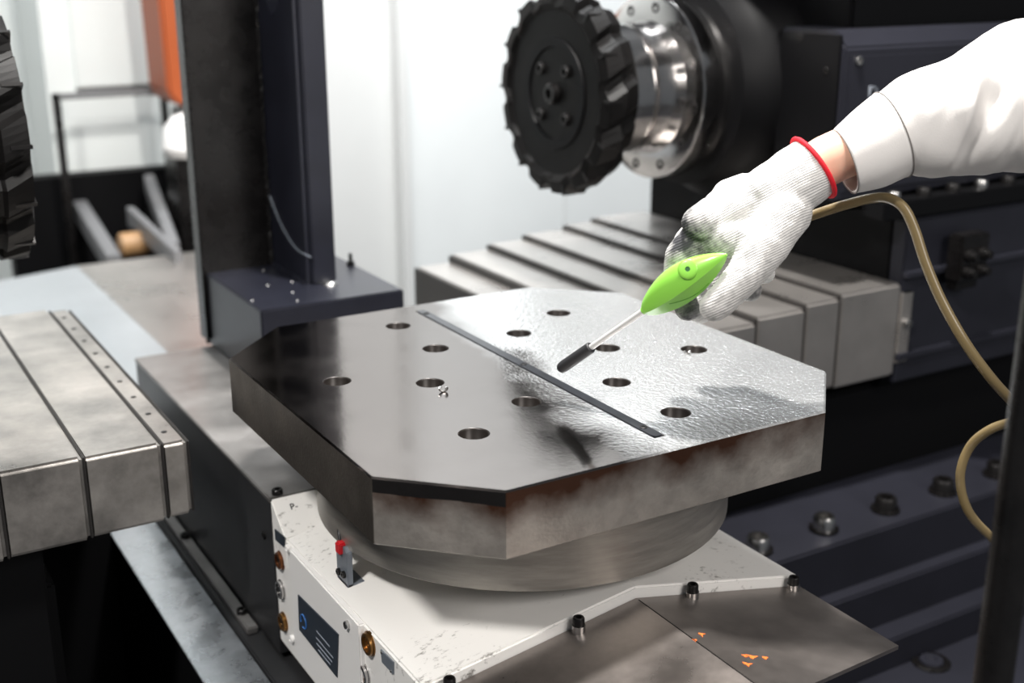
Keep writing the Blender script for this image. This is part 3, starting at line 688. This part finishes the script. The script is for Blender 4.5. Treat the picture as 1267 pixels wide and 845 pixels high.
# ------------------------------------------------------------------ the arm with the air gun
per = thing('person', P(1500, 200, 1.05), 'arm in white work jacket and white cotton glove holding the green air gun', 'person')
def capsule(bm, p0, r0, p1, r1, n=16, m=5):
    ax = p1-p0; ln = ax.length; ax = ax.normalized(); prof = []
    for i in range(m+1):
        a = -math.pi/2+math.pi/2*i/m; prof.append((r0*math.sin(a), max(r0*math.cos(a), .05)))
    for i in range(m+1):
        a = math.pi/2*i/m; prof.append((ln*1000+r1*math.sin(a), max(r1*math.cos(a), .05)))
    lathe(p0, ax, prof, n, bm)
def chain(bm, pts):
    for (a, b) in zip(pts[:-1], pts[1:]): capsule(bm, P(*a[:3]), a[3], P(*b[:3]), b[3])
bm = bmesh.new()
chain(bm, [(1010, 205, 1.050, 28.0), (978, 228, 1.050, 29.0), (958, 243, 1.053, 30.0)])
chain(bm, [(960, 243, 1.055, 29), (915, 262, 1.060, 24), (872, 284, 1.062, 16.5)])
chain(bm, [(960, 238, 1.065, 27), (925, 250, 1.075, 22), (892, 256, 1.085, 17)])
chain(bm, [(965, 245, 1.080, 24), (915, 262, 1.108, 17)])
chain(bm, [(965, 258, 1.080, 24), (932, 285, 1.118, 16)])
chain(bm, [(966, 262, 1.045, 27), (948, 303, 1.035, 20.5), (917, 346, 1.030, 16.0), (884, 380, 1.036, 13.2)])
chain(bm, [(948, 296, 1.042, 20), (905, 296, 1.052, 17), (875, 288, 1.060, 16)])
chain(bm, [(872, 284, 1.062, 16), (842, 317, 1.066, 14.2), (838, 350, 1.085, 13), (850, 382, 1.080, 11.5)])
chain(bm, [(892, 256, 1.085, 17), (853, 300, 1.105, 14.5), (848, 350, 1.115, 13), (868, 384, 1.098, 11.8)])
chain(bm, [(915, 262, 1.108, 16), (882, 310, 1.135, 14), (890, 352, 1.13, 12.5), (928, 358, 1.108, 11.0)])
chain(bm, [(932, 285, 1.118, 15), (915, 328, 1.14, 12.5), (945, 338, 1.118, 10.5)])
capsule(bm, P(868, 276, 1.052), 17, P(880, 268, 1.058), 17)
capsule(bm, P(902, 243, 1.078), 16.5, P(920, 240, 1.075), 18)
me = bpy.data.meshes.new('glove_raw'); bm.to_mesh(me); bm.free()
tmp = bpy.data.objects.new('glove_raw', me); COL.objects.link(tmp)
rm = tmp.modifiers.new('r', 'REMESH'); rm.mode = 'VOXEL'; rm.voxel_size = .0017
sm = tmp.modifiers.new('s', 'SMOOTH'); sm.factor = .5; sm.iterations = 7
dg = bpy.context.evaluated_depsgraph_get(); gme = bpy.data.meshes.new_from_object(tmp.evaluated_get(dg)); bpy.data.objects.remove(tmp)
gme.name = 'glove'
cut = P(1007, 207, 1.050); wdir = (P(1050, 178, 1.05)-P(960, 240, 1.05)).normalized()
bm = bmesh.new(); bm.from_mesh(gme)
bmesh.ops.bisect_plane(bm, geom=bm.verts[:]+bm.edges[:]+bm.faces[:], plane_co=cut+wdir*.0005, plane_no=wdir, clear_outer=True)
bm.normal_update(); bm.to_mesh(gme); bm.free()
dirt = gme.attributes.new('dirt', 'FLOAT', 'POINT'); rib = gme.attributes.new('rib', 'FLOAT', 'POINT')
SP = [(P(862, 288, 1.055), .022, .75), (P(838, 300, 1.05), .020, .6), (P(848, 386, 1.07), .020, .7), (P(932, 358, 1.095), .022, .7), (P(860, 262, 1.05), .010, .35), (P(915, 305, 1.03), .016, .35), (P(880, 385, 1.02), .02, .3), (P(930, 330, 1.02), .02, .2), (P(985, 290, 1.03), .02, .12)]
wr, kn = P(1010, 205, 1.05), P(870, 275, 1.06); hax = (kn-wr).normalized(); hside = hax.cross(CF).normalized()
NRM = [v.normal.copy() for v in gme.vertices]
for i, v in enumerate(gme.vertices):
    w = 0
    for c, s, k in SP: w += k*math.exp(-((v.co-c).length/s)**2)
    dirt.data[i].value = min(w, .95)
    d = v.co-wr; wn = mnoise.noise(v.co*40)*.0012
    rib.data[i].value = d.dot(hside)+wn
    # soft cloth creases and knit unevenness
    n_ = NRM[i]
    v.co += n_*(mnoise.noise(v.co*60)*.0011 + mnoise.noise(v.co*150)*.0003)
for p in gme.polygons: p.use_smooth = True
glv = link('glove', gme, M['glove'], per); tag(glv, 'white knitted cotton glove with dark oil stains')
# red elastic at the glove opening: a ring around the wrist
c = P(1007, 207, 1.050); wax = (P(1050, 178, 1.05)-P(960, 240, 1.05)).normalized()
a_ = CF.cross(wax).normalized(); b_ = wax.cross(a_)
wax2 = (wax+a_*-.06).normalized()
bm = bmesh.new()
tube([c+(a_*math.cos(t)*.0295+b_*math.sin(t)*.0285)-wax*.0005 for t in [i*2*math.pi/40 for i in range(41)]], 2.2, 10, bm)
tag(obj('cuff_band', bm, M['red'], glv, True, 80), 'red elastic band at the glove opening')
# bare wrist and forearm
pts = [P(980, 224, 1.05), P(1015, 203, 1.05), P(1045, 189, 1.05), P(1090, 172, 1.05), P(1250, 140, 1.04), P(1400, 125, 1.03)]
obj('forearm', tube(spline(pts, 5), [21.5]*6+[22]*6+[24]*7+[28]*7, 28), M['skin'], per, True, 80)
# sleeve: rings from the traced upper and lower outline, with real folds
ups = [(1030, 163), (1055, 140), (1083, 118), (1112, 96), (1150, 79), (1182, 67), (1215, 44), (1240, 30), (1267, 25), (1340, 18), (1430, 5), (1520, -15), (1650, -30), (1790, -50), (1850, -20)]
los = [(1058, 238), (1092, 230), (1124, 216), (1142, 219), (1165, 219), (1190, 217), (1222, 215), (1245, 213), (1267, 212), (1340, 210), (1430, 215), (1520, 220), (1650, 215), (1800, 190), (1860, 120)]
def sleeve():
    bm = bmesh.new(); n = 64; rings = []
    cu = spline([P(*p, 1.05) for p in ups], 7); cl = spline([P(*p, 1.05) for p in los], 7)
    for k, (pu, pl) in enumerate(zip(cu, cl)):
        c = (pu+pl)/2; h = (pu-pl)/2; t = k/77; dp = CF*(h.length*.92); ring = []
        for i in range(n):
            a = 2*math.pi*i/n; q = c+h*math.cos(a)+dp*math.sin(a)
            if .2 < t < 1.15:                      # folds of the loose sleeve
                s = min(1, (t-.2)*6); nrm = (q-c).normalized()
                f = mnoise.noise(Vector((t*9+math.cos(a)*1.1, math.sin(a)*1.4, 3.1)))*.010 + mnoise.noise(Vector((t*22-math.cos(a)*2.6, math.sin(a)*1.5, 7.7)))*.0035
                f -= .013*math.exp(-((t*11-5.6-.9*math.cos(a))/.55)**2)*max(0, -math.sin(a)) - .008*math.exp(-((t*11-4.6-.8*math.cos(a))/.4)**2)*max(0, -math.sin(a))
                q = q+nrm*(f*s*(1-.75*abs(math.cos(a))))
            ring.append(bm.verts.new(q))
        rings.append(ring)
    for q in range(len(rings)-1):
        for i in range(n): bm.faces.new((rings[q][i], rings[q][(i+1) % n], rings[q+1][(i+1) % n], rings[q+1][i]))
    bm.faces.new(rings[-1])
    return bm, rings
bm, rings = sleeve()
co = [[v.co.copy() for v in r_] for r_ in rings]
slv = obj('sleeve', bm, M['cloth'], per, True, 80)
so = slv.modifiers.new('thick', 'SOLIDIFY'); so.thickness = .0016; so.offset = -1
# cuff: a second layer over the end of the sleeve, standing slightly proud
bm = bmesh.new(); n = 64; rr = []
for k in range(0, 15):
    ctr = sum(co[k], Vector())/n; rr.append([bm.verts.new(ctr+(q-ctr)*(1.03+.022*k/14)) for q in co[k]])
for q in range(len(rr)-1):
    for i in range(n): bm.faces.new((rr[q][i], rr[q][(i+1) % n], rr[q+1][(i+1) % n], rr[q+1][i]))
cf_ = obj('cuff', bm, M['cloth'], slv, True, 80)
so = cf_.modifiers.new('thick', 'SOLIDIFY'); so.thickness = .0022; so.offset = -1

for kk, sc_ in ((14, 1.056), (0, 1.034)):
    ctr = sum(co[kk], Vector())/n; lpv = [ctr+(q-ctr)*sc_ for q in co[kk]]
    obj('cuff_seam', tube(lpv+[lpv[0]], .55, 6), M['seamcloth'], slv)
# air gun
gun = thing('air_gun', P(690, 458, 1.128), 'lime green air blow gun with thin steel nozzle and black rubber tip', 'air gun')
A, B = P(798, 384, 1.068), P(899, 315, 1.020)
ax = (B-A); s_ = ax.cross(CF).normalized(); nn = s_.cross(ax).normalized()
if nn.dot(CF) > 0: nn = -nn
if s_.dot(CU) < 0: s_ = -s_
bm = bmesh.new(); n = 36; rings = []
for k in range(29):
    t = k/28
    w = 5.2+12.0*(math.sin(math.pi*min(1, t**.9))**.85) if t < .5 else 1.2+16.0*(math.sin(math.pi*min(1, t**.9))**.8)
    c = A+ax*t + s_*(.0015*math.sin(math.pi*t)); ring = []
    for i in range(n):
        a = 2*math.pi*i/n; ca, sa = math.cos(a), math.sin(a)
        # broad domed upper flank, flat lower flank, meeting in a ridge that faces the hand's thumb side
        x_ = ca; y_ = math.copysign(abs(sa)**.9, sa)*.74
        if ca < -.35 and sa > 0:
            k_ = (-.35-ca)/.65; y_ = (1-k_)*.74*(1-.35**2)**.45
        off = s_*(x_*w) + nn*(y_*w)
        ring.append(bm.verts.new(c+off/1000))
    rings.append(ring)
for q in range(len(rings)-1):
    for i in range(n): bm.faces.new((rings[q][i], rings[q][(i+1) % n], rings[q+1][(i+1) % n], rings[q+1][i]))
bm.faces.new(rings[0][::-1]); bm.faces.new(rings[-1])
from mathutils.bvhtree import BVHTree
bmesh.ops.recalc_face_normals(bm, faces=bm.faces[:])
bv = BVHTree.FromBMesh(bm)
gb = obj('gun_body', bm, M['green'], gun, True, 24)
sp_ = []
for px, py in ((828, 376), (842, 372.5), (856, 367), (868, 359), (877, 350)):
    h_, n2_, _, _ = bv.ray_cast(P(px, py, .8), ray(px, py).normalized())
    if h_: sp_.append(h_)
if len(sp_) > 2: obj('seam', tube(spline(sp_, 5), .45, 8), M['green2'], gb)
hl, hn, _, _ = bv.ray_cast(P(851, 333, .8), ray(851, 333).normalized())
bn = (hn if hn.dot(CF) < 0 else -hn).normalized(); bn = (bn - CF*.6).normalized(); bo = hl - bn*.0010
bt_ = obj('button', lathe(bo, bn, [(0, 8.6), (1.6, 8.6), (2.2, 8.0), (2.6, 6.5), (2.6, 2.2), (1.0, 2.0)], 28), M['green'], gun, True)
obj('button_hole', lathe(bo+bn*.0010, bn, [(0, 2.2), (1.0, 2.1)], 14), M['greend'], bt_)
T0, T1 = P(800, 382, 1.067), P(692, 457, 1.1285)
d = (T1-T0)
obj('collar', lathe(T0-d.normalized()*.001, d, [(0, 4.2), (5, 3.6), (6, 2.6)], 20), M['green'], gun, True)
obj('nozzle_tube', tube([T0, T0+d*.75], 2.9, 14), M['rod'], gun, True)
obj('rubber_tip', lathe(T0+d*.62, d, [(0, 4.6), (.8, 5.4), (d.length*380-6, 5.6), (d.length*380-2, 5.0), (d.length*380, 3.2)], 24), M['rubber'], gun, True)
# hose
hp = [(900, 316, 1.02), (930, 296, 1.055), (960, 280, 1.09), (1000, 268, 1.095), (1040, 255, 1.085), (1075, 246, 1.075), (1098, 245, 1.065), (1118, 257, 1.06), (1132, 285, 1.06), (1145, 325, 1.06), (1165, 372, 1.06), (1195, 425, 1.06), (1228, 470, 1.07), (1262, 507, 1.10), (1272, 520, 1.13), (1258, 521, 1.16), (1226, 531, 1.18), (1200, 553, 1.20), (1188, 590, 1.21), (1198, 632, 1.22), (1228, 666, 1.24), (1275, 705, 1.28), (1350, 760, 1.34)]
hp = hp[2:]
tag(obj('air_hose', tube(spline([P(*p) for p in hp], 8), 4.6, 14), M['hose'], None, True, 80), 'amber air hose leaving the gloved hand and looping behind the black post', 'hose')
